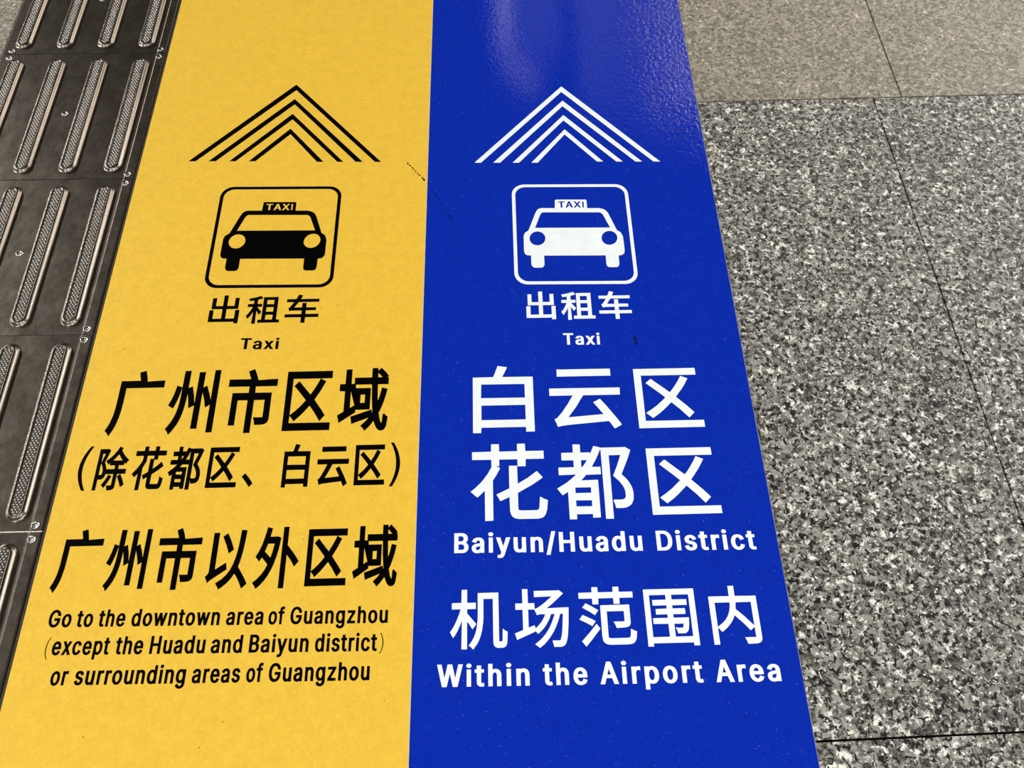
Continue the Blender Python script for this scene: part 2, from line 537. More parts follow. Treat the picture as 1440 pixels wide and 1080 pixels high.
# letter outlines: weight, letter, box and advance in thousandths of the capital height, closed outlines in thousandths of the box
GLYPHS = [
    ('y', '广', 8, -85, 664, 595, 688, [[0,82,3,93,42,150,66,203,87,266,102,338,112,425,113,478,115,841,495,842,499,844,497,854,451,974,575,1000,607,931,645,827,950,841,1000,839,1000,733,995,729,245,727,243,492,237,377,221,276,206,213,182,146,152,83,95,0,50,46]]),
    ('y', '州', 0, -75, 631, 582, 688, [[114,0,80,44,28,89,95,159,142,224,178,294,199,353,215,423,225,488,231,568,231,707,229,712,227,707,198,593,172,518,141,448,114,405,109,403,16,441,0,448,0,453,44,528,75,603,100,688,115,757,125,760,230,732,234,995,358,997,364,992,364,722,369,719,442,745,448,742,511,588,540,478,544,493,544,972,674,972,674,727,681,725,748,754,817,638,868,527,870,997,873,1000,997,1000,1000,24,870,24,870,448,868,450,779,406,777,408,734,528,675,646,674,84,544,84,544,438,540,442,535,441,431,398,402,523,364,631,360,533,345,403,327,323,298,239,257,159,210,94,130,10]]),
    ('y', '市', 21, -66, 670, 600, 688, [[101,118,101,615,106,620,424,620,429,625,429,714,424,720,0,720,0,837,434,837,438,842,434,851,374,960,379,966,490,1000,495,998,517,965,557,896,591,823,596,820,909,833,995,835,1000,832,1000,723,995,720,559,719,561,620,904,618,906,221,896,177,874,150,838,132,788,123,717,120,631,120,628,123,617,167,586,237,775,236,776,497,773,504,561,504,558,0,429,0,428,502,232,504,227,497,227,118]]),
    ('y', '区', 51, -48, 671, 554, 688, [[3,0,0,998,971,1000,971,872,733,871,723,868,839,821,840,813,755,677,628,509,809,324,866,258,874,248,871,242,775,153,770,153,644,302,537,409,378,263,235,157,230,155,225,159,177,212,135,246,132,133,135,128,997,128,1000,3],[135,257,235,322,320,387,394,452,443,503,299,636,177,740,170,748,174,753,262,827,267,827,532,598,623,715,720,868,712,871,135,871]]),
    ('y', '域', 7, -68, 677, 594, 688, [[45,131,39,140,0,244,6,251,120,303,120,625,11,630,11,739,16,742,119,744,120,981,238,981,241,742,301,744,303,838,309,843,646,843,646,991,651,996,763,996,768,950,827,1000,929,923,984,867,962,843,983,843,986,838,986,734,983,729,773,729,771,724,781,541,788,476,793,473,824,556,858,674,866,676,964,656,971,650,940,541,902,437,859,343,819,274,844,180,860,145,880,118,886,125,892,155,900,256,929,266,968,232,1000,214,994,155,980,81,970,56,949,26,929,11,890,0,846,4,822,15,800,31,778,56,756,90,729,149,631,54,558,0,519,43,472,81,553,139,597,177,619,199,617,201,294,110,268,209,266,224,270,226,670,329,676,328,684,278,693,288,664,521,653,724,646,729,333,729,333,630,238,625,241,360,319,399,324,400,333,382,333,669,338,673,631,673,636,669,636,333,631,330,348,328,358,293,353,288],[768,844,851,843,853,848,768,918],[438,437,527,437,527,566,524,568,438,566]]),
    ('y', '以', 48, -77, 683, 565, 688, [[352,0,317,48,264,99,263,104,404,173,419,184,496,241,569,323,622,415,663,527,673,568,693,660,710,782,726,997,729,1000,749,1000,857,995,859,956,849,828,822,629,792,497,767,420,747,374,925,185,983,114,1000,88,999,83,893,6,801,129,730,211,682,256,607,165,533,102,430,36],[69,106,44,155,0,211,55,257,70,282,74,308,74,956,79,959,203,959,210,956,210,338,213,334,218,336,450,444,456,440,486,328,156,167,120,146],[481,598,451,660,400,747,297,889,404,948,442,905,498,828,560,731,595,665,589,658,486,597]]),
    ('y', '外', 1, -68, 685, 594, 688, [[3,91,0,96,96,154,180,224,241,293,295,377,297,382,268,409,153,497,105,434,7,511,78,610,126,703,178,852,215,1000,331,978,323,931,301,847,302,837,479,840,550,817,524,649,490,521,461,442,446,402,395,298,332,204,268,130,187,60,96,0,47,56],[592,2,591,990,594,997,710,997,714,990,714,689,724,685,748,666,858,571,930,503,1000,427,997,420,906,341,851,407,791,468,714,538,714,7,710,0],[208,595,350,493,385,600,410,718,408,722,264,722]]),
    ('y', '除', 38, -68, 694, 600, 688, [[2,2,0,944,252,946,277,951,346,909,349,905,241,645,240,630,294,556,327,478,577,478,584,483,582,562,407,564,405,610,402,612,347,582,318,620,268,664,267,669,387,741,467,804,553,895,627,1000,732,960,732,954,708,909,734,880,797,819,852,775,917,731,1000,684,946,630,922,591,917,589,872,618,868,615,867,564,712,563,707,562,705,556,705,483,712,478,962,478,967,473,967,370,962,365,812,365,812,360,913,238,953,179,985,120,897,69,887,64,882,65,814,179,712,311,717,318,797,359,802,365,712,365,705,360,704,81,692,47,667,22,617,6,567,1,472,0,449,66,424,110,572,110,584,115,584,360,577,365,337,365,331,360,324,326,309,297,296,282,267,261,217,245,117,243,117,7,112,2],[117,635,129,655,154,718,194,826,192,836,122,836,117,831],[490,674,791,674,722,732,637,817,557,732],[119,355,142,352,197,355,209,365,217,404,214,454,198,503,174,547,122,608,117,605],[262,119,353,228,427,354,540,321,513,267,459,179,409,110,361,56,357,54,352,56,312,88]]),
    ('y', '花', 12, -68, 676, 592, 688, [[184,0,189,364,184,366,100,291,95,292,0,374,56,417,132,488,171,533,226,608,271,687,270,776,268,781,26,781,21,786,21,896,268,898,273,1000,391,1000,394,995,394,901,401,898,608,899,610,995,613,1000,731,1000,735,995,736,899,978,896,978,786,973,781,741,781,735,776,735,692,731,687,628,687,624,682,624,483,628,478,766,562,864,635,872,632,951,543,948,536,899,502,820,452,627,349,625,141,633,134,647,132,850,132,858,136,870,161,876,190,884,311,943,274,1000,255,994,175,979,101,965,71,946,46,914,25,859,15,628,15,574,24,533,46,514,71,503,101,498,136,495,288,381,238,378,240,363,280,329,334,470,397,497,414,498,707,603,709,610,712,610,776,603,781,401,781,394,776,394,697,391,692,376,692,405,677,363,598,307,508,307,2]]),
    ('y', '都', -8, -69, 681, 586, 688, [[139,7,139,342,134,346,73,310,45,352,0,408,130,486,191,533,240,578,35,579,33,688,229,690,233,693,233,768,229,774,82,774,79,778,79,882,82,886,229,886,233,892,233,998,239,1000,347,998,347,892,348,888,353,886,466,888,504,972,510,976,600,949,904,949,923,953,1000,903,939,758,856,583,905,528,934,488,959,442,977,387,984,332,982,278,978,252,964,212,938,176,909,156,866,141,814,135,733,138,728,143,725,173,714,211,711,202,711,2,595,0,592,2,592,572,586,578,401,578,345,518,348,515,543,518,550,513,550,22,434,21,432,62,429,68,253,68,248,5],[486,691,592,693,591,880,541,782],[714,258,786,252,828,256,852,266,863,288,866,332,863,362,840,428,787,503,726,563,816,762,840,822,838,832,714,832,711,828,711,262],[348,697,397,762,401,774,348,773],[251,352,429,350,432,352,432,408,429,411,253,411],[251,178,429,175,432,178,432,243,253,245]]),
    ('y', '、', 15, -58, 254, 173, 688, [[709,0,412,350,192,572,3,739,0,755,275,1000,659,643,1000,256,997,242,852,111,728,5]]),
    ('y', '白', 84, -69, 605, 596, 688, [[3,0,0,825,330,827,370,904,405,997,412,1000,590,973,509,830,512,828,1000,825,1000,7,839,7,839,71,832,75,160,75,154,0],[158,515,832,513,839,520,837,707,160,708],[160,195,832,195,839,199,839,392,832,395,160,395]]),
    ('y', '云', 25, -77, 665, 537, 688, [[118,869,118,1000,885,1000,890,995,890,872,885,869],[97,46,74,124,54,172,54,183,87,197,97,207,160,284,257,439,316,551,0,553,0,683,997,683,1000,680,997,553,486,553,386,381,275,215,716,249,721,252,718,258,596,439,598,446,706,503,759,434,887,242,948,140,982,76,982,69,870,0,862,7,798,127,251,78,169,67]]),
    ('b', '白', 90, -65, 599, 592, 688, [[3,0,0,825,338,828,373,895,416,1000,557,981,575,975,496,835,494,830,499,827,1000,825,1000,7,860,7,860,72,854,76,139,76,132,0],[135,511,854,508,860,511,858,715,139,717],[139,185,854,185,860,192,860,396,854,400,139,400]]),
    ('b', '云', 32, -69, 659, 533, 688, [[120,879,120,1000,883,1000,888,996,888,882,883,879],[94,48,79,103,54,169,84,183,98,196,164,278,257,425,325,550,324,555,0,555,0,678,1000,675,997,555,475,555,362,359,248,196,736,237,739,240,701,299,609,436,705,490,717,479,790,376,920,174,979,71,982,60,971,53,880,0,817,114,804,123,245,73,151,60,99,45]]),
    ('b', '区', 59, -45, 664, 550, 688, [[2,0,0,999,970,1000,972,889,970,883,965,882,115,882,112,878,112,124,115,117,997,117,1000,3],[137,245,137,253,234,315,321,380,452,498,445,510,381,571,174,752,240,808,256,821,272,813,532,588,571,630,625,702,685,790,727,862,732,864,835,820,793,746,734,658,617,509,770,357,870,245,781,160,663,295,537,420,402,293,326,232,229,162]]),
    ('b', '花', 20, -65, 670, 588, 688, [[187,0,185,379,182,383,112,317,87,300,0,374,56,417,129,485,169,530,229,610,278,695,275,705,275,786,268,791,21,792,19,896,273,900,275,997,278,1000,379,999,380,901,384,899,616,899,621,901,621,997,626,1000,726,1000,731,899,973,899,973,791,731,791,726,695,626,695,621,700,621,786,616,791,384,791,380,786,379,702,333,700,384,682,389,675,339,585,292,515,291,3],[538,48,523,68,508,118,505,297,384,246,360,294,336,329,338,334,505,409,506,700,510,705,610,705,614,700,616,467,752,543,872,628,943,550,946,540,812,453,616,349,614,148,621,130,651,123,847,123,867,126,880,138,889,168,898,279,903,295,948,267,1000,249,985,128,964,68,943,42,918,26,867,16,631,16,575,26,560,31]]),
    ('b', '都', 1, -64, 673, 583, 688, [[141,3,138,355,136,358,68,317,63,318,0,405,126,480,199,536,258,588,43,583,34,583,30,588,30,679,34,686,228,686,235,689,233,781,82,782,77,785,77,882,82,885,233,886,235,993,238,1000,331,998,332,892,336,885,458,885,462,865,509,968,516,974,604,947,916,948,930,951,1000,907,956,796,855,583,855,578,912,517,937,481,965,426,981,375,986,334,981,258,971,223,948,182,911,154,872,140,843,135,779,134,750,135,743,142,737,182,718,228,726,246,813,243,843,247,867,258,878,274,883,289,883,350,873,390,857,426,816,486,742,562,801,689,861,836,857,841,706,840,704,0,604,0,604,927,598,922,536,796,471,689,477,686,584,685,584,584,389,581,321,507,536,512,539,507,539,20,443,18,440,20,440,61,433,66,238,66,235,61,233,3],[332,689,336,686,348,689,401,760,411,780,334,780],[238,341,438,342,440,410,433,414,238,414,235,410,235,345],[235,167,438,166,440,243,238,246,235,243]]),
    ('b', '机', 9, -68, 683, 588, 688, [[201,6,198,11,198,40,206,470,200,465,172,395,134,315,90,240,55,192,1,285,0,290,57,370,109,470,154,579,180,664,177,669,31,669,28,674,28,769,31,775,196,777,199,998,293,1000,296,993,296,779,303,775,444,775,449,769,449,674,444,669,298,667,296,599,457,415,390,327,343,400,300,460,296,460,296,11,293,6],[324,65,378,135,416,200,440,260,460,330,474,420,483,529,484,938,847,940,850,933,852,130,862,119,896,119,906,125,912,160,917,325,920,328,964,294,997,280,1000,275,999,210,994,125,989,90,975,50,959,33,930,19,910,16,832,16,813,19,784,33,763,55,757,70,750,125,750,829,745,835,584,834,582,519,577,435,557,310,533,220,503,145,469,85,405,2,400,0,366,36]]),
    ('b', '场', 14, -66, 656, 580, 688, [[37,141,0,250,145,300,151,306,151,640,145,645,22,645,19,650,19,747,22,753,145,753,151,757,151,995,155,1000,252,998,253,757,257,753,369,753,374,654,410,663,476,699,578,770,693,858,675,861,369,856,369,963,808,963,828,970,912,909,721,751,614,673,587,660,946,668,1000,666,983,397,963,215,952,159,931,88,911,52,895,36,869,20,828,10,706,12,701,17,692,68,677,103,685,119,813,116,831,139,850,204,866,301,886,524,888,559,884,562,837,559,815,488,784,412,736,316,686,235,636,169,585,113,522,55,446,0,405,33,359,62,451,127,500,169,554,225,594,275,641,346,681,422,717,508,734,559,731,562,672,559,631,468,580,387,544,341,497,293,425,234,388,265,384,277],[257,342,364,379,375,331,379,327,384,329,429,367,487,427,538,503,565,559,466,561,435,555,415,544,364,645,257,645,253,640,253,346]]),
    ('b', '范', 25, -66, 670, 588, 688, [[10,805,10,908,249,910,251,997,254,1000,356,1000,361,909,625,909,628,912,630,999,732,1000,738,997,738,912,742,909,976,909,981,907,982,902,981,805,742,804,738,797,738,707,732,702,630,704,628,797,625,804,361,804,356,702,254,702,251,707,249,803],[63,652,127,725,218,678,346,602,287,522,279,520,198,574],[424,52,405,72,394,97,384,167,386,684,899,686,904,682,904,397,901,367,892,342,878,327,864,316,833,305,757,297,650,295,627,357,603,397,605,403,793,402,798,407,798,577,495,577,495,162,496,147,503,136,518,130,544,127,833,127,859,130,875,142,886,167,899,277,950,250,1000,232,986,132,973,92,955,63,935,44,910,31,869,22,828,19,523,20,483,25,452,34],[0,450,61,528,224,454,287,417,224,334,127,389],[91,4,23,87,185,247,300,374,357,297,358,287,195,102,102,5,97,0]]),
    ('b', '围', 48, -65, 641, 560, 688, [[2,0,0,1000,999,1000,1000,3,891,0,886,3,886,50,880,53,118,53,110,50,110,3,107,0],[549,158,886,160,886,890,880,895,554,895,547,890,549,810,831,809,836,806,836,711,831,708,548,706,549,651,786,650,790,643,790,554,786,549,554,549,547,543,547,491,554,487,842,487,847,480,832,349,816,281,800,249,764,221,742,215,698,213,604,214,590,270,569,312,576,315,654,309,709,311,721,339,729,381,547,381],[112,158,436,160,433,383,145,386,145,480,151,487,433,487,436,491,433,549,217,549,212,554,214,648,433,650,433,708,168,708,162,711,162,806,168,809,433,809,433,895,118,895,110,890]]),
    ('b', '内', 61, -67, 630, 589, 688, [[0,0,0,820,432,820,438,822,438,998,553,1000,560,998,560,822,564,820,1000,817,1000,118,993,68,982,47,966,32,933,16,881,6,743,2,697,4,691,7,681,47,647,112,875,113,879,118,877,283,789,225,679,335,501,488,456,418,405,358,322,287,242,236,196,211,144,264,121,280,118,278,117,2],[544,592,697,470,877,308,879,708,875,711,559,710,540,598],[117,302,121,300,132,306,236,366,285,402,343,462,375,508,405,568,427,648,434,688,432,711,121,711,117,708]]),
    ('m', '出', 61, -64, 628, 588, 688, [[0,59,0,476,139,474,141,178,145,173,422,173,426,178,426,504,422,508,55,509,54,901,58,906,185,906,189,901,191,619,422,618,426,625,426,997,434,1000,561,1000,566,997,568,620,803,618,810,620,811,625,812,906,948,908,950,509,572,508,566,504,566,178,572,173,855,173,859,178,861,474,994,476,1000,469,1000,2,861,0,859,57,855,59]]),
    ('m', '租', 6, -63, 672, 581, 688, [[188,0,199,361,198,420,135,290,60,176,0,280,0,285,57,361,100,437,146,534,171,600,21,603,17,605,17,707,21,710,186,712,188,829,173,831,55,813,42,859,22,905,227,949,301,970,380,1000,450,910,400,888,301,859,298,854,298,717,301,710,439,710,441,605,303,600,446,412,375,317,313,427,291,461,288,458,298,0],[365,31,362,36,362,137,466,142,467,951,902,953,904,142,1000,137,1000,36,995,31],[580,692,788,691,788,842,582,844,578,839],[578,422,788,420,790,580,783,583,582,583,578,580],[578,142,788,141,789,310,580,310]]),
    ('m', '车', 32, -66, 660, 595, 688, [[0,198,0,308,480,308,485,309,487,315,487,429,480,434,193,431,151,424,125,409,120,413,107,459,80,523,110,537,137,568,189,647,233,726,230,731,16,733,16,839,287,840,298,855,354,994,360,1000,475,971,486,964,432,845,433,840,976,840,981,835,981,736,976,731,376,731,258,543,485,541,487,697,490,700,605,700,610,697,610,543,910,538,908,435,616,434,610,429,612,310,997,308,1000,305,1000,201,997,198,610,196,610,2,605,0,487,2,485,197]]),
    ('l', 'G', 21, -40, 998, 1040, 1023, [[159,118,131,144,97,183,74,216,47,265,31,304,14,362,0,462,3,577,24,674,57,756,88,804,111,835,175,897,226,930,259,948,340,978,430,996,474,1000,561,999,648,987,698,975,755,954,792,935,836,908,894,859,921,829,948,789,981,720,998,653,997,646,749,646,726,701,703,741,672,777,641,802,598,826,551,839,501,841,460,835,410,817,363,787,319,741,288,692,265,635,255,592,248,529,249,450,258,392,278,328,305,280,342,234,383,200,430,176,487,161,551,161,594,170,628,184,658,203,687,228,709,256,733,298,743,328,751,371,749,374,491,374,487,377,487,526,491,528,997,528,1000,526,1000,377,991,310,978,265,964,231,941,192,914,156,873,114,839,88,799,64,755,43,668,15,618,6,558,0,480,0,444,3,370,15,323,28,263,51,232,67,202,85]]),
    ('l', 'o', 9, -43, 808, 784, 816, [[153,119,123,148,91,188,45,267,12,366,0,457,0,540,4,584,21,667,54,750,82,798,122,849,190,910,276,958,379,989,440,997,498,1000,592,993,694,969,781,929,850,878,913,806,959,723,987,635,1000,532,995,410,971,306,950,255,925,211,877,148,813,91,731,44,690,28,629,12,539,0,457,0,416,4,309,28,223,68],[385,247,428,214,469,198,526,198,555,206,596,230,639,275,662,314,684,370,700,457,701,520,696,572,679,643,658,691,623,742,576,783,539,799,510,803,465,800,432,787,407,771,377,742,349,703,328,659,316,624,304,564,299,513,308,410,321,358,336,318,357,283]]),
    ('l', 't', -46, -36, 481, 954, 447, [[333,65,294,88,255,121,231,157,219,197,217,657,0,661,1,816,218,820,221,1000,668,999,670,820,954,817,961,813,961,661,672,657,673,204,685,180,712,163,936,180,1000,28,992,24,936,15,842,4,749,0,656,1,563,7,488,18,395,40]]),
    ('l', 'd', 9, -44, 790, 1026, 834, [[157,84,101,130,50,194,21,256,4,320,0,354,0,421,13,495,42,565,85,626,130,669,186,707,266,741,333,759,434,772,543,771,627,759,694,738,696,1000,1000,1000,1000,17,706,15,701,17,698,38,635,16,564,4,501,0,400,4,324,16,266,32,207,56],[393,191,429,169,463,157,509,153,555,160,596,179,632,207,661,243,683,289,695,338,698,409,691,461,678,501,649,550,619,580,576,606,538,618,492,621,467,618,438,609,413,597,378,571,353,544,323,485,311,443,306,400,315,317,323,289,344,247,369,213]]),
    ('l', 'h', 44, -28, 761, 1027, 806, [[2,0,0,999,331,1000,336,735,404,754,510,767,628,767,724,754,811,730,871,702,926,660,964,614,990,552,1000,486,1000,2,667,2,667,480,662,511,652,536,635,561,601,590,560,608,505,614,455,605,410,586,380,564,366,548,340,502,333,465,333,2]]),
    ('l', 'e', 9, -44, 787, 782, 794, [[153,123,122,153,89,192,42,276,13,363,0,458,4,581,21,665,55,752,83,800,114,839,182,904,245,944,338,980,384,991,447,999,557,1000,662,983,746,954,784,936,839,900,891,851,919,815,954,756,974,704,992,637,1000,573,999,423,313,423,311,407,333,331,354,292,375,264,397,242,431,219,485,199,540,196,565,200,599,211,620,223,645,245,667,272,704,354,990,288,987,268,962,208,916,145,881,112,843,84,759,41,662,13,548,0,435,5,321,29,229,69],[314,613,683,612,687,617,676,661,660,700,620,755,595,777,561,796,527,805,498,806,464,800,435,788,410,773,374,740,349,708,332,677,320,645]]),
    ('l', 'w', -22, -27, 1137, 774, 1115, [[208,1,0,1000,209,1000,212,996,304,517,308,510,401,998,599,1000,692,510,789,998,998,1000,1000,996,999,988,791,0,599,1,500,498,401,1]]),
    ('l', 'n', 46, -28, 761, 783, 805, [[0,0,0,988,321,988,325,984,325,956,330,954,403,981,467,993,550,1000,627,997,705,985,760,969,834,937,875,909,922,863,959,806,981,754,995,689,1000,632,1000,2,666,2,666,624,661,665,651,697,634,729,600,767,559,791,504,798,453,787,409,762,379,733,364,713,338,653,331,604,331,2]]),
    ('l', 'a', 1, -44, 721, 783, 765, [[97,100,50,148,28,184,9,231,0,279,0,338,14,402,32,437,64,477,106,510,138,529,243,570,407,601,634,626,662,635,668,651,664,711,645,754,616,783,593,796,566,804,511,806,489,803,461,795,420,775,394,754,369,727,331,655,325,651,24,728,20,731,23,738,52,794,104,861,179,917,266,958,388,989,493,1000,602,997,721,978,812,946,880,907,923,869,959,822,981,774,995,719,1000,671,999,21,675,20,671,42,607,20,552,8,480,0,393,0,297,12,225,31,165,55],[366,225,388,210,420,198,480,194,530,203,580,226,607,247,641,287,663,334,669,382,717,449,461,415,411,403,370,383,343,354,332,314,332,287,337,263,351,239]]),
    ('l', 'r', 46, -28, 537, 783, 509, [[0,0,0,988,467,988,473,984,473,968,480,965,567,985,707,1000,840,1000,1000,992,997,762,807,787,727,790,667,783,613,768,567,745,526,713,498,677,482,624,482,2]]),
    ('l', 'u', 44, -37, 761, 773, 806, [[121,94,70,147,41,191,19,244,5,305,0,365,2,1000,331,999,334,353,352,292,366,268,390,240,436,210,478,201,505,202,542,211,592,239,635,288,648,313,661,353,667,398,669,1000,998,999,1000,13,679,11,673,13,669,46,615,25,546,8,478,0,395,0,327,8,244,28,176,57]]),
    ('l', 'z', 23, -28, 725, 774, 748, [[2,0,0,153,564,791,20,793,17,796,20,1000,978,1000,983,996,980,836,434,211,436,207,997,207,1000,2]]),
    ('l', 'x', -38, -28, 783, 774, 744, [[0,1,341,513,27,984,20,1000,339,999,503,741,670,1000,981,1000,984,996,979,988,660,505,1000,2,682,0,504,276,499,279,319,1]]),
    ('l', 'c', 9, -44, 775, 784, 778, [[151,127,89,196,43,275,13,366,0,457,0,541,5,584,22,667,56,750,85,798,124,846,198,910,266,949,360,982,459,997,519,1000,583,997,681,981,745,961,792,941,873,890,912,853,952,802,981,747,997,693,707,623,682,691,665,723,639,754,613,776,574,795,536,803,506,803,467,795,437,780,403,753,380,727,354,687,334,640,321,588,312,485,316,434,329,374,347,327,364,295,394,255,420,231,454,210,489,199,523,196,570,203,604,218,633,240,653,259,674,291,690,327,705,378,711,382,1000,315,989,271,968,224,918,152,843,88,771,48,719,29,655,13,544,0,433,5,322,29,232,68]]),
    ('l', 'p', 44, -308, 826, 782, 834, [[2,0,0,990,296,991,301,990,304,965,350,982,409,994,472,1000,564,1000,665,988,715,976,761,961,828,928,869,900,901,873,947,816,971,771,985,735,1000,647,997,566,989,524,972,476,930,404,884,356,820,311,736,274,669,256,572,244,463,244,375,256,308,278,305,275,305,2],[392,426,434,404,468,394,522,394,560,403,602,426,628,449,657,485,678,530,691,584,693,641,687,687,670,738,649,774,607,816,568,838,530,849,505,852,463,849,426,838,396,822,366,798,350,780,332,753,315,714,306,678,302,632,303,596,311,548,323,512,341,479,365,449]]),
    ('l', 'f', -46, -26, 539, 1069, 499, [[249,0,249,583,1,586,0,727,3,730,243,730,249,733,252,829,276,876,303,903,355,935,411,958,462,973,562,991,691,1000,814,997,954,979,999,969,1000,966,919,820,909,819,764,847,713,848,679,832,668,820,658,796,658,730,943,730,946,589,943,585,658,585,655,583,655,0]]),
    ('l', 'H', 59, -28, 957, 1027, 1016, [[2,0,0,998,273,998,273,592,276,590,724,590,727,592,727,998,998,1000,1000,2,727,2,727,430,724,432,276,432,273,430,273,2]]),
    ('l', 'B', 59, -28, 880, 1027, 897, [[2,0,0,998,529,1000,597,996,649,990,709,978,756,963,812,938,870,899,906,862,937,809,950,762,953,707,949,675,941,648,924,616,901,589,876,567,840,544,796,523,872,490,912,463,961,411,985,368,1000,303,997,238,977,179,941,126,892,85,828,51,752,25,677,10,621,4,541,0],[299,585,517,585,569,597,605,616,630,638,646,660,654,679,661,710,654,759,639,787,622,806,605,819,577,832,529,841,299,840],[299,160,549,159,601,166,645,181,665,195,686,216,698,238,707,266,707,297,701,321,686,352,674,368,657,385,625,406,589,421,561,428,533,430,301,430]]),
    ('l', 'i', 23, -26, 307, 1057, 328, [[119,834,55,853,22,868,0,890,1,914,24,935,73,955,154,975,234,987,349,996,453,1000,580,999,695,994,845,975,925,955,975,935,1000,908,998,890,976,868,952,856,879,834,764,816,603,804,395,804,234,816],[77,0,77,735,84,738,902,738,914,735,914,0]]),
    ('l', 'y', -35, -312, 799, 773, 765, [[83,25,79,28,81,34,126,164,130,167,251,150,263,151,275,157,296,176,312,197,352,285,0,1000,299,1000,499,577,504,580,703,1000,998,1000,1000,997,994,985,595,182,570,140,540,101,494,61,464,42,413,21,350,6,291,0,216,0,141,9]]),
    ('l', 's', 8, -44, 710, 781, 717, [[103,113,59,157,31,201,8,256,0,298,317,355,354,264,387,227,420,208,443,200,509,195,565,203,615,228,637,248,646,264,655,304,641,343,621,364,597,377,565,388,327,437,247,461,168,497,135,518,97,550,69,586,50,621,40,653,35,697,36,733,50,788,68,824,96,860,159,913,233,952,336,984,439,1000,583,1000,677,987,770,960,812,940,859,912,901,876,940,828,968,776,985,724,677,664,642,737,611,774,588,793,565,805,509,812,462,806,439,797,412,780,395,764,382,745,376,725,376,701,391,665,429,637,476,621,681,579,784,551,877,508,940,459,968,423,985,387,996,351,1000,308,996,264,981,216,962,181,931,141,859,85,765,41,658,13,546,1,471,0,397,5,299,21,243,37,191,58,135,88]]),
    ('l', 'D', 59, -28, 966, 1027, 987, [[2,0,0,998,443,1000,515,996,601,984,681,962,750,934,807,900,863,856,884,834,935,766,953,731,974,679,989,623,996,576,1000,467,992,399,978,337,964,297,939,244,917,210,885,169,829,118,750,69,674,38,591,16,529,7,457,1],[270,160,432,159,504,169,554,184,605,211,654,253,682,290,711,349,729,421,735,505,729,582,719,629,707,663,679,716,638,765,609,788,583,804,522,829,443,841,270,840]]),
    ('l', 'W', -33, -27, 1383, 1027, 1349, [[202,1,0,1000,175,999,292,393,412,1000,587,999,706,393,709,399,823,999,1000,999,796,0,619,1,500,588,380,1]]),
    ('l', 'A', -36, -27, 979, 1026, 943, [[0,0,376,1000,620,1000,1000,1,752,0,652,265,349,265,345,263,341,253,249,0],[403,424,594,424,497,689]]),
    ('l', 'T', 3, -26, 877, 1027, 882, [[362,0,362,840,2,841,0,998,1000,1000,1000,841,642,840,642,0]]),
    ('l', 'X', -44, -28, 976, 1027, 932, [[0,1,368,511,21,999,286,1000,501,693,720,999,981,999,635,517,1000,2,736,2,501,332,260,0]]),
    ('l', 'I', 2, -28, 589, 1027, 591, [[3,0,3,158,291,160,291,840,3,842,0,998,997,1000,1000,843,709,840,709,160,997,158,1000,2]]),
    ('l', '/', -37, -178, 527, 1074, 490, [[0,0,593,998,998,1000,1000,996,406,1]]),
    ('l', 'g', 8, -324, 791, 783, 836, [[105,102,59,144,37,176,274,270,356,191,383,173,425,155,471,146,517,145,563,148,601,157,647,180,661,191,678,212,694,253,696,306,689,307,659,297,605,285,525,277,458,276,358,285,295,297,216,323,157,353,97,398,55,445,21,508,5,567,0,647,10,718,30,777,56,821,101,875,165,923,237,959,299,979,383,994,458,1000,559,997,634,985,697,965,701,990,706,991,999,991,1000,250,992,209,979,176,942,126,908,96,869,71,793,39,739,24,680,13,555,0,484,0,412,3,304,19,237,36,195,52,153,71],[381,463,417,441,458,426,505,422,555,427,588,439,631,466,661,499,682,537,694,579,699,644,694,691,681,733,664,765,635,801,588,834,546,849,513,853,479,852,450,846,421,834,391,815,364,792,343,765,327,736,315,700,308,659,306,623,311,585,319,552,335,517,357,487]]),
    ('l', 'b', 44, -44, 826, 1027, 834, [[2,15,0,999,304,1000,306,739,384,761,459,771,568,771,652,761,727,743,803,712,862,676,913,629,960,561,980,516,993,470,1000,415,1000,363,993,304,984,271,968,228,946,188,917,148,883,115,841,82,795,56,702,22,623,6,535,0,480,1,413,7,354,19,304,37,301,17,296,15],[391,188,430,166,472,154,522,154,556,162,593,181,636,219,662,255,679,295,691,347,693,408,686,454,670,503,649,540,615,577,577,602,535,617,509,621,459,617,430,608,400,593,375,574,349,546,319,491,303,415,303,363,311,311,324,274,340,243,358,219]]),
]
GL = {}
for wt, ch, x0, y0, x1, y1, ad, outl in GLYPHS:
    cs = [[(o_[i] / 1000, o_[i + 1] / 1000) for i in range(0, len(o_), 2)] for o_ in outl]
    GL[wt + ch] = (x0 / 1000, y0 / 1000, x1 / 1000, y1 / 1000, ad / 1000, cs)
GL['lI'] = (0.08, 0.0, 0.28, 1.0, 0.36, [[(0, 0), (1, 0), (1, 1), (0, 1)]])

def paren(x0, y0, x1, y1, s, right):
    n = 14
    out, inn = [], []
    w_, h_ = x1 - x0, y1 - y0
    for i in range(n + 1):
        u = i / n
        y = y1 - h_ * u
        k = 1 - (2 * u - 1) ** 2
        xo = (w_ - s * 0.9) * k
        out.append((xo, y)); inn.append((xo - s * (0.8 + 0.25 * k), y + (0.0 if 0 < i < n else 0)))
    P = [(x0 + w_ - (q[0] + s), q[1]) for q in out] + [(x0 + w_ - (q[0] + s), q[1]) for q in inn[::-1]]
    if right: P = [(x0 + x1 - q[0], q[1]) for q in P]
    xs_ = [q[0] for q in P]
    a, b_ = min(xs_), max(xs_)
    return [(x0 + (q[0] - a) / (b_ - a) * (x1 - x0), q[1]) for q in P]

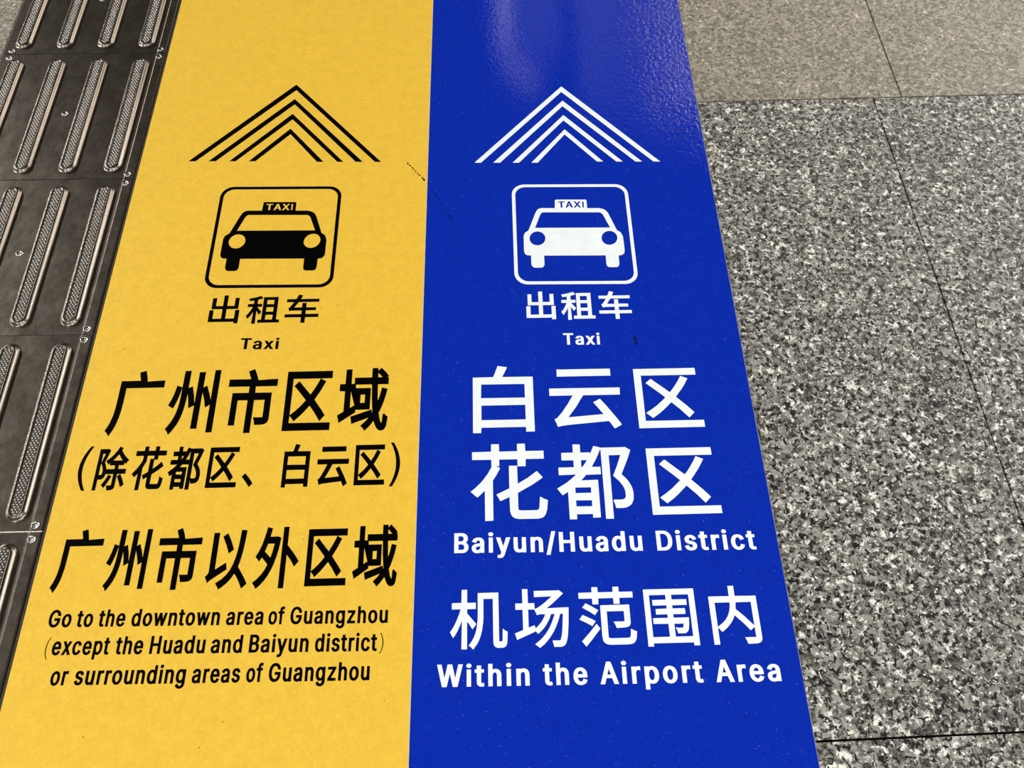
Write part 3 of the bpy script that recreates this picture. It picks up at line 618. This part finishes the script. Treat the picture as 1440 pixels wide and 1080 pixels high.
def latin(word, tr, x0, x1, yb, sl, h):
    n = len(word)
    g = [GL['l' + c] for c in word]
    tot = sum(q[4] for q in g) + tr * (n - 1) - g[0][0] - (g[-1][4] - g[-1][2])
    hs = (x1 - x0) / tot
    cs = []
    cx = -g[0][0]
    for q in g:
        for c in q[5]:
            cs.append([(x0 + hs * (cx + q[0] + u * (q[2] - q[0])), 0) for u, v in c])
            cs[-1] = [(p[0], yb + sl * (p[0] - x0) + h * (q[1] + v * (q[3] - q[1]))) for p, (u, v) in zip(cs[-1], c)]
        cx += q[4] + tr
    return cs

CJK = [['y1', 'y', '广', -0.44064, 0.4066, -0.36971, 0.50885],
 ['y1', 'y', '州', -0.35904, 0.40704, -0.29108, 0.50777],
 ['y1', 'y', '市', -0.27708, 0.40739, -0.20707, 0.5083],
 ['y1', 'y', '区', -0.19375, 0.40916, -0.12672, 0.50301],
 ['y1', 'y', '域', -0.11754, 0.40693, -0.04579, 0.5066],
 ['y2', 'y', '（', -0.46379, 0.32788, -0.4492, 0.39205],
 ['y2', 'y', '除', -0.43976, 0.32777, -0.39747, 0.39108],
 ['y2', 'y', '花', -0.3903, 0.32707, -0.34681, 0.39017],
 ['y2', 'y', '都', -0.34169, 0.32629, -0.29655, 0.38896],
 ['y2', 'y', '区', -0.28809, 0.32796, -0.24661, 0.3868],
 ['y2', 'y', '、', -0.24001, 0.32818, -0.22419, 0.34791],
 ['y2', 'y', '白', -0.18551, 0.3263, -0.14962, 0.38937],
 ['y2', 'y', '云', -0.13884, 0.32615, -0.09568, 0.38438],
 ['y2', 'y', '区', -0.08741, 0.32715, -0.04585, 0.38593],
 ['y2', 'y', '）', -0.03914, 0.32467, -0.02523, 0.38846],
 ['y3', 'y', '广', -0.46371, 0.19278, -0.40761, 0.27459],
 ['y3', 'y', '州', -0.39886, 0.19366, -0.34619, 0.27304],
 ['y3', 'y', '市', -0.33496, 0.19333, -0.27934, 0.27339],
 ['y3', 'y', '以', -0.26896, 0.19236, -0.21466, 0.26904],
 ['y3', 'y', '外', -0.20779, 0.19196, -0.15106, 0.2721],
 ['y3', 'y', '区', -0.1411, 0.19363, -0.08849, 0.26798],
 ['y3', 'y', '域', -0.08081, 0.19118, -0.02329, 0.27206],
 ['y0', 'm', '出', -0.32448, 0.58672, -0.27931, 0.63695],
 ['y0', 'm', '租', -0.26835, 0.58548, -0.21725, 0.63499],
 ['y0', 'm', '车', -0.20976, 0.58546, -0.15863, 0.63628],
 ['b0', 'm', '出', 0.15711, 0.58431, 0.20185, 0.63447],
 ['b0', 'm', '租', 0.21034, 0.58277, 0.26184, 0.63292],
 ['b0', 'm', '车', 0.26833, 0.58281, 0.318, 0.633],
 ['b1', 'b', '白', 0.07503, 0.40024, 0.1623, 0.50605],
 ['b1', 'b', '云', 0.18532, 0.40296, 0.28758, 0.49818],
 ['b1', 'b', '区', 0.30985, 0.40258, 0.40349, 0.49674],
 ['b2', 'b', '花', 0.07174, 0.27367, 0.17588, 0.38295],
 ['b2', 'b', '都', 0.18933, 0.27301, 0.29391, 0.38023],
 ['b2', 'b', '区', 0.31539, 0.27702, 0.4091, 0.37193],
 ['b3', 'b', '机', 0.04602, 0.1121, 0.11772, 0.18465],
 ['b3', 'b', '场', 0.12684, 0.11186, 0.19552, 0.18376],
 ['b3', 'b', '范', 0.20817, 0.11211, 0.2793, 0.18399],
 ['b3', 'b', '围', 0.29166, 0.11017, 0.35624, 0.1795],
 ['b3', 'b', '内', 0.37407, 0.11033, 0.4348, 0.18157]]
LATIN = [['g1', 'Go', 0.13, -0.4548, -0.42661, 0.15153, -0.01124, 0.01985],
 ['g1', 'to', 0.13, -0.41996, -0.39983, 0.15113, -0.01124, 0.01985],
 ['g1', 'the', 0.13, -0.39296, -0.3598, 0.15083, -0.01124, 0.01985],
 ['g1', 'downtown', 0.13, -0.3518, -0.24217, 0.15037, -0.01124, 0.01985],
 ['g1', 'area', 0.13, -0.23393, -0.18791, 0.14904, -0.01124, 0.01985],
 ['g1', 'of', 0.13, -0.18137, -0.1618, 0.14845, -0.01124, 0.01985],
 ['g1', 'Guangzhou', 0.13, -0.15417, -0.03216, 0.14815, -0.01124, 0.01985],
 ['g2', 'except', 0.13, -0.44236, -0.37251, 0.1185, -0.01182, 0.02013],
 ['g2', 'the', 0.13, -0.3649, -0.33123, 0.11758, -0.01182, 0.02013],
 ['g2', 'Huadu', 0.13, -0.3229, -0.25525, 0.11709, -0.01182, 0.02013],
 ['g2', 'and', 0.13, -0.24804, -0.20965, 0.1162, -0.01182, 0.02013],
 ['g2', 'Baiyun', 0.13, -0.20123, -0.12825, 0.11565, -0.01182, 0.02013],
 ['g2', 'district', 0.13, -0.12029, -0.04391, 0.11469, -0.01182, 0.02013],
 ['g3', 'or', 0.13, -0.43566, -0.41527, 0.08383, -0.00881, 0.0201],
 ['g3', 'surrounding', 0.13, -0.40685, -0.27361, 0.08358, -0.00881, 0.0201],
 ['g3', 'areas', 0.13, -0.26558, -0.20775, 0.08233, -0.00881, 0.0201],
 ['g3', 'of', 0.13, -0.20021, -0.18064, 0.08176, -0.00881, 0.0201],
 ['g3', 'Guangzhou', 0.13, -0.1732, -0.05109, 0.08152, -0.00881, 0.0201],
 ['yt', 'Taxi', 0.15, -0.26973, -0.21274, 0.54236, -0.01496, 0.01786],
 ['bt', 'Taxi', 0.15, 0.21048, 0.26545, 0.54017, -0.01412, 0.01888],
 ['h1', 'Baiyun/Huadu', 0.17, 0.05025, 0.29732, 0.23255, -0.01069, 0.025],
 ['h1', 'District', 0.17, 0.31624, 0.44706, 0.22971, -0.01069, 0.025],
 ['h2', 'Within', 0.2, 0.03062, 0.14317, 0.07056, -0.00779, 0.02433],
 ['h2', 'the', 0.2, 0.15962, 0.21364, 0.06956, -0.00779, 0.02433],
 ['h2', 'Airport', 0.2, 0.22904, 0.35472, 0.06902, -0.00779, 0.02433],
 ['h2', 'Area', 0.2, 0.37021, 0.44979, 0.06792, -0.00779, 0.02433]]
CHEV = [['y', [[-0.40571, 0.90841], [-0.24174, 1.08634], [-0.07974, 0.90102], [-0.09013, 0.90121], [-0.24033, 1.07249], [-0.3937, 0.90819]]], ['y', [[-0.37199, 0.90778], [-0.24089, 1.05054], [-0.11091, 0.9016], [-0.12264, 0.90182], [-0.23955, 1.0375], [-0.35997, 0.90756]]], ['y', [[-0.33692, 0.90713], [-0.241, 1.01465], [-0.14374, 0.90221], [-0.15379, 0.9024], [-0.23963, 1.00144], [-0.32622, 0.90693]]], ['y', [[-0.30383, 0.90651], [-0.24112, 0.97961], [-0.17723, 0.90284], [-0.18828, 0.90304], [-0.23975, 0.96671], [-0.2928, 0.90631]]], ['b', [[0.07868, 0.89675], [0.23612, 1.07409], [0.39545, 0.89348], [0.38397, 0.8937], [0.23537, 1.06027], [0.08977, 0.89654]]], ['b', [[0.1106, 0.89615], [0.23632, 1.03876], [0.36438, 0.89406], [0.35324, 0.89427], [0.23557, 1.02526], [0.12236, 0.89593]]], ['b', [[0.14354, 0.89554], [0.23613, 1.00377], [0.33131, 0.89468], [0.32051, 0.89488], [0.23542, 0.99105], [0.15463, 0.89533]]], ['b', [[0.17549, 0.89494], [0.23633, 0.97005], [0.29791, 0.8953], [0.28745, 0.8955], [0.23565, 0.95807], [0.18625, 0.89474]]]]
ICON = {'body': [[0.2105, 0.79682], [0.21132, 0.81291], [0.21266, 0.81448], [0.26235, 0.81353], [0.2635, 0.81191], [0.26363, 0.79579], [0.28296, 0.79542], [0.2891, 0.79372], [0.29418, 0.79002], [0.29731, 0.78458], [0.30858, 0.75008], [0.31435, 0.7456], [0.31743, 0.73686], [0.31749, 0.70902], [0.31618, 0.70418], [0.31293, 0.70087], [0.30714, 0.70015], [0.30675, 0.68404], [0.30552, 0.67992], [0.30257, 0.6777], [0.29023, 0.67795], [0.28745, 0.67966], [0.28638, 0.68342], [0.28639, 0.70056], [0.18859, 0.7021], [0.18853, 0.68539], [0.18732, 0.68127], [0.18397, 0.67906], [0.17251, 0.6793], [0.16917, 0.68164], [0.16795, 0.68581], [0.16789, 0.70294], [0.16254, 0.70305], [0.15866, 0.70565], [0.15711, 0.71117], [0.15738, 0.74111], [0.15933, 0.74714], [0.16565, 0.75224], [0.17791, 0.7869], [0.18045, 0.79245], [0.18362, 0.79577], [0.18816, 0.79726]], 'win': [[0.17639, 0.75705], [0.18578, 0.78339], [0.18771, 0.78671], [0.19046, 0.78845], [0.28318, 0.78664], [0.28661, 0.78478], [0.28866, 0.78139], [0.29808, 0.75532]], 'l1': [[0.19218, 0.73567], [0.19169, 0.7325], [0.19054, 0.72952], [0.1888, 0.7269], [0.18656, 0.72476], [0.18394, 0.72322], [0.18108, 0.72237], [0.17813, 0.72225], [0.17525, 0.72285], [0.17259, 0.72416], [0.17029, 0.72611], [0.16848, 0.72858], [0.16726, 0.73145], [0.16669, 0.73457], [0.1668, 0.73777], [0.1676, 0.74088], [0.16904, 0.74373], [0.17104, 0.74616], [0.17349, 0.74804], [0.17628, 0.74926], [0.17923, 0.74977], [0.18219, 0.74952], [0.18501, 0.74854], [0.18752, 0.74687], [0.18958, 0.74462], [0.1911, 0.7419], [0.19198, 0.73886]], 'l2': [[0.30809, 0.73445], [0.30746, 0.73128], [0.30618, 0.7283], [0.30433, 0.72567], [0.30199, 0.72353], [0.29929, 0.722], [0.29638, 0.72114], [0.29342, 0.72102], [0.29056, 0.72162], [0.28794, 0.72294], [0.28573, 0.72488], [0.28402, 0.72736], [0.28292, 0.73023], [0.28248, 0.73335], [0.28273, 0.73656], [0.28366, 0.73967], [0.28522, 0.74252], [0.28733, 0.74495], [0.28988, 0.74683], [0.29272, 0.74806], [0.29571, 0.74856], [0.29867, 0.74831], [0.30145, 0.74733], [0.30389, 0.74566], [0.30587, 0.74341], [0.30727, 0.74068], [0.30802, 0.73764]], 'txt': [[0.2163, 0.79806], [0.25854, 0.79725], [0.25885, 0.80971], [0.2175, 0.81051]]}
def put(nm, ln, cs):
    y_ = ln[0] in 'yg'
    link(nm, print_mesh(nm, cs, (ZY if y_ else ZB) + 0.00015), BLACK if y_ else WHITE, yel if y_ else blu)
for ln, wt, ch, x0, y0, x1, y1 in CJK:
    if ch in '（）':
        cs = [paren(x0, y0, x1, y1, 0.0050, ch == '）')]
    else:
        cs = [[(x0 + u * (x1 - x0), y0 + v * (y1 - y0)) for u, v in c] for c in GL[wt + ch][5]]
    put('printed_character', ln, cs)
for ln, word, tr, x0, x1, yb, sl, h in LATIN:
    put('printed_word', ln, latin(word, tr, x0, x1, yb, sl, h))
LP = [(-0.45061, 0.11316, -0.44623, 0.13921), (-0.04071, 0.11005, -0.03606, 0.13482)]
put('printed_parenthesis', 'g2', [paren(*LP[0], 0.0011, False)])
put('printed_parenthesis', 'g2', [paren(*LP[1], 0.0011, True)])
for c, pts in CHEV:
    link('arrow_chevron', print_mesh('arrow_chevron', [pts], (ZY if c == 'y' else ZB) + 0.00015), BLACK if c == 'y' else WHITE, yel if c == 'y' else blu)

def rrect(x0, y0, x1, y1, r, sl, n=8):
    p = []
    for cx, cy, a in ((x1 - r, y1 - r, 0), (x0 + r, y1 - r, 90), (x0 + r, y0 + r, 180), (x1 - r, y0 + r, 270)):
        for i in range(n + 1):
            t = math.radians(a + 90 * i / n)
            p.append((cx + r * math.cos(t), cy + r * math.sin(t)))
    xm = (x0 + x1) / 2
    return [(x, y + sl * (x - xm)) for x, y in p]
def pictogram(fr, m, z, par, sx, sy, dx, dy, sl):
    x0, y0, x1, y1 = fr
    s = 0.0056
    link('pictogram_frame', print_mesh('pictogram_frame', [rrect(x0, y0, x1, y1, 0.021, sl), rrect(x0 + s, y0 + s, x1 - s, y1 - s, 0.017, sl)], z), m, par)
    a, b_, c_, d_ = ICON['txt']
    word = latin('TAXI', 0.14, a[0], b_[0], a[1], (b_[1] - a[1]) / (b_[0] - a[0]), (d_[1] - a[1]) * 0.98)
    cs = [ICON['body'], ICON['win'], ICON['l1'], ICON['l2']] + word
    xm, ym = 0.23715, 0.7467
    cs = [[(dx + (x - xm) * sx, dy + (y - ym) * sy) for x, y in c] for c in cs]
    link('taxi_pictogram', print_mesh('taxi_pictogram', cs, z), m, par)
pictogram((0.1405, 0.6470, 0.3338, 0.8464), WHITE, ZB + 0.00015, blu, 1, 1, 0.23715, 0.7467, -0.014)
pictogram((-0.3408, 0.6497, -0.1415, 0.8502), BLACK, ZY + 0.00015, yel, 1.03, 1.005, -0.24115, 0.74995, -0.012)

# scuffs and dirt flecks
def scuffs(par, z, spots, name):
    cs = []
    for (x, y, r, el, an) in spots:
        n = random.randint(5, 8)
        ca, sa = math.cos(an), math.sin(an)
        c = []
        for i in range(n):
            t = 2 * math.pi * i / n
            q = r * random.uniform(0.55, 1.1)
            u, v = q * math.cos(t) * el, q * math.sin(t)
            c.append((x + u * ca - v * sa, y + u * sa + v * ca))
        cs.append(c)
    v, f = [], []
    for c in cs:
        f.append(tuple(range(len(v), len(v) + len(c))))
        v += [(a, b_, z) for a, b_ in c]
    o = link(name, mesh(name, v, f), SCUFF, par)
    return o
an = math.atan2(0.8538 - 0.898, -0.0014 + 0.0351)
sp_ = []
for i in range(9):
    u = (i + random.uniform(-.2, .2)) / 8.5
    sp_.append((-0.0345 + 0.031 * u, 0.8975 - 0.040 * u, 0.0017 + 0.0005 * random.random(), random.uniform(1, 1.7), an + random.uniform(-1, 1)))
scuffs(yel, ZY + 0.0002, sp_, 'scuff_mark')
sp_ = [(0.0015 + 0.040 * u, 0.8530 - 0.078 * u, 0.0009 + 0.0008 * random.random(), 1.9, an - 0.2) for u in [i / 13 + random.uniform(-.02, .02) for i in range(14)]]
scuffs(blu, ZB + 0.0002, sp_, 'scuff_mark')
scuffs(blu, ZB + 0.0002, [(0.3178, 0.5485, 0.0030, 1.4, 1.9), (0.3190, 0.540, 0.0024, 1.8, 1.7)], 'scuff_mark')
sp_ = [(random.uniform(YL + 0.01, -0.01), random.uniform(0.0, 1.3), random.uniform(0.0003, 0.0008), random.uniform(1, 2), random.uniform(0, 3)) for _ in range(45)]
scuffs(yel, ZY + 0.0001, sp_, 'dirt_specks')['kind'] = 'stuff'
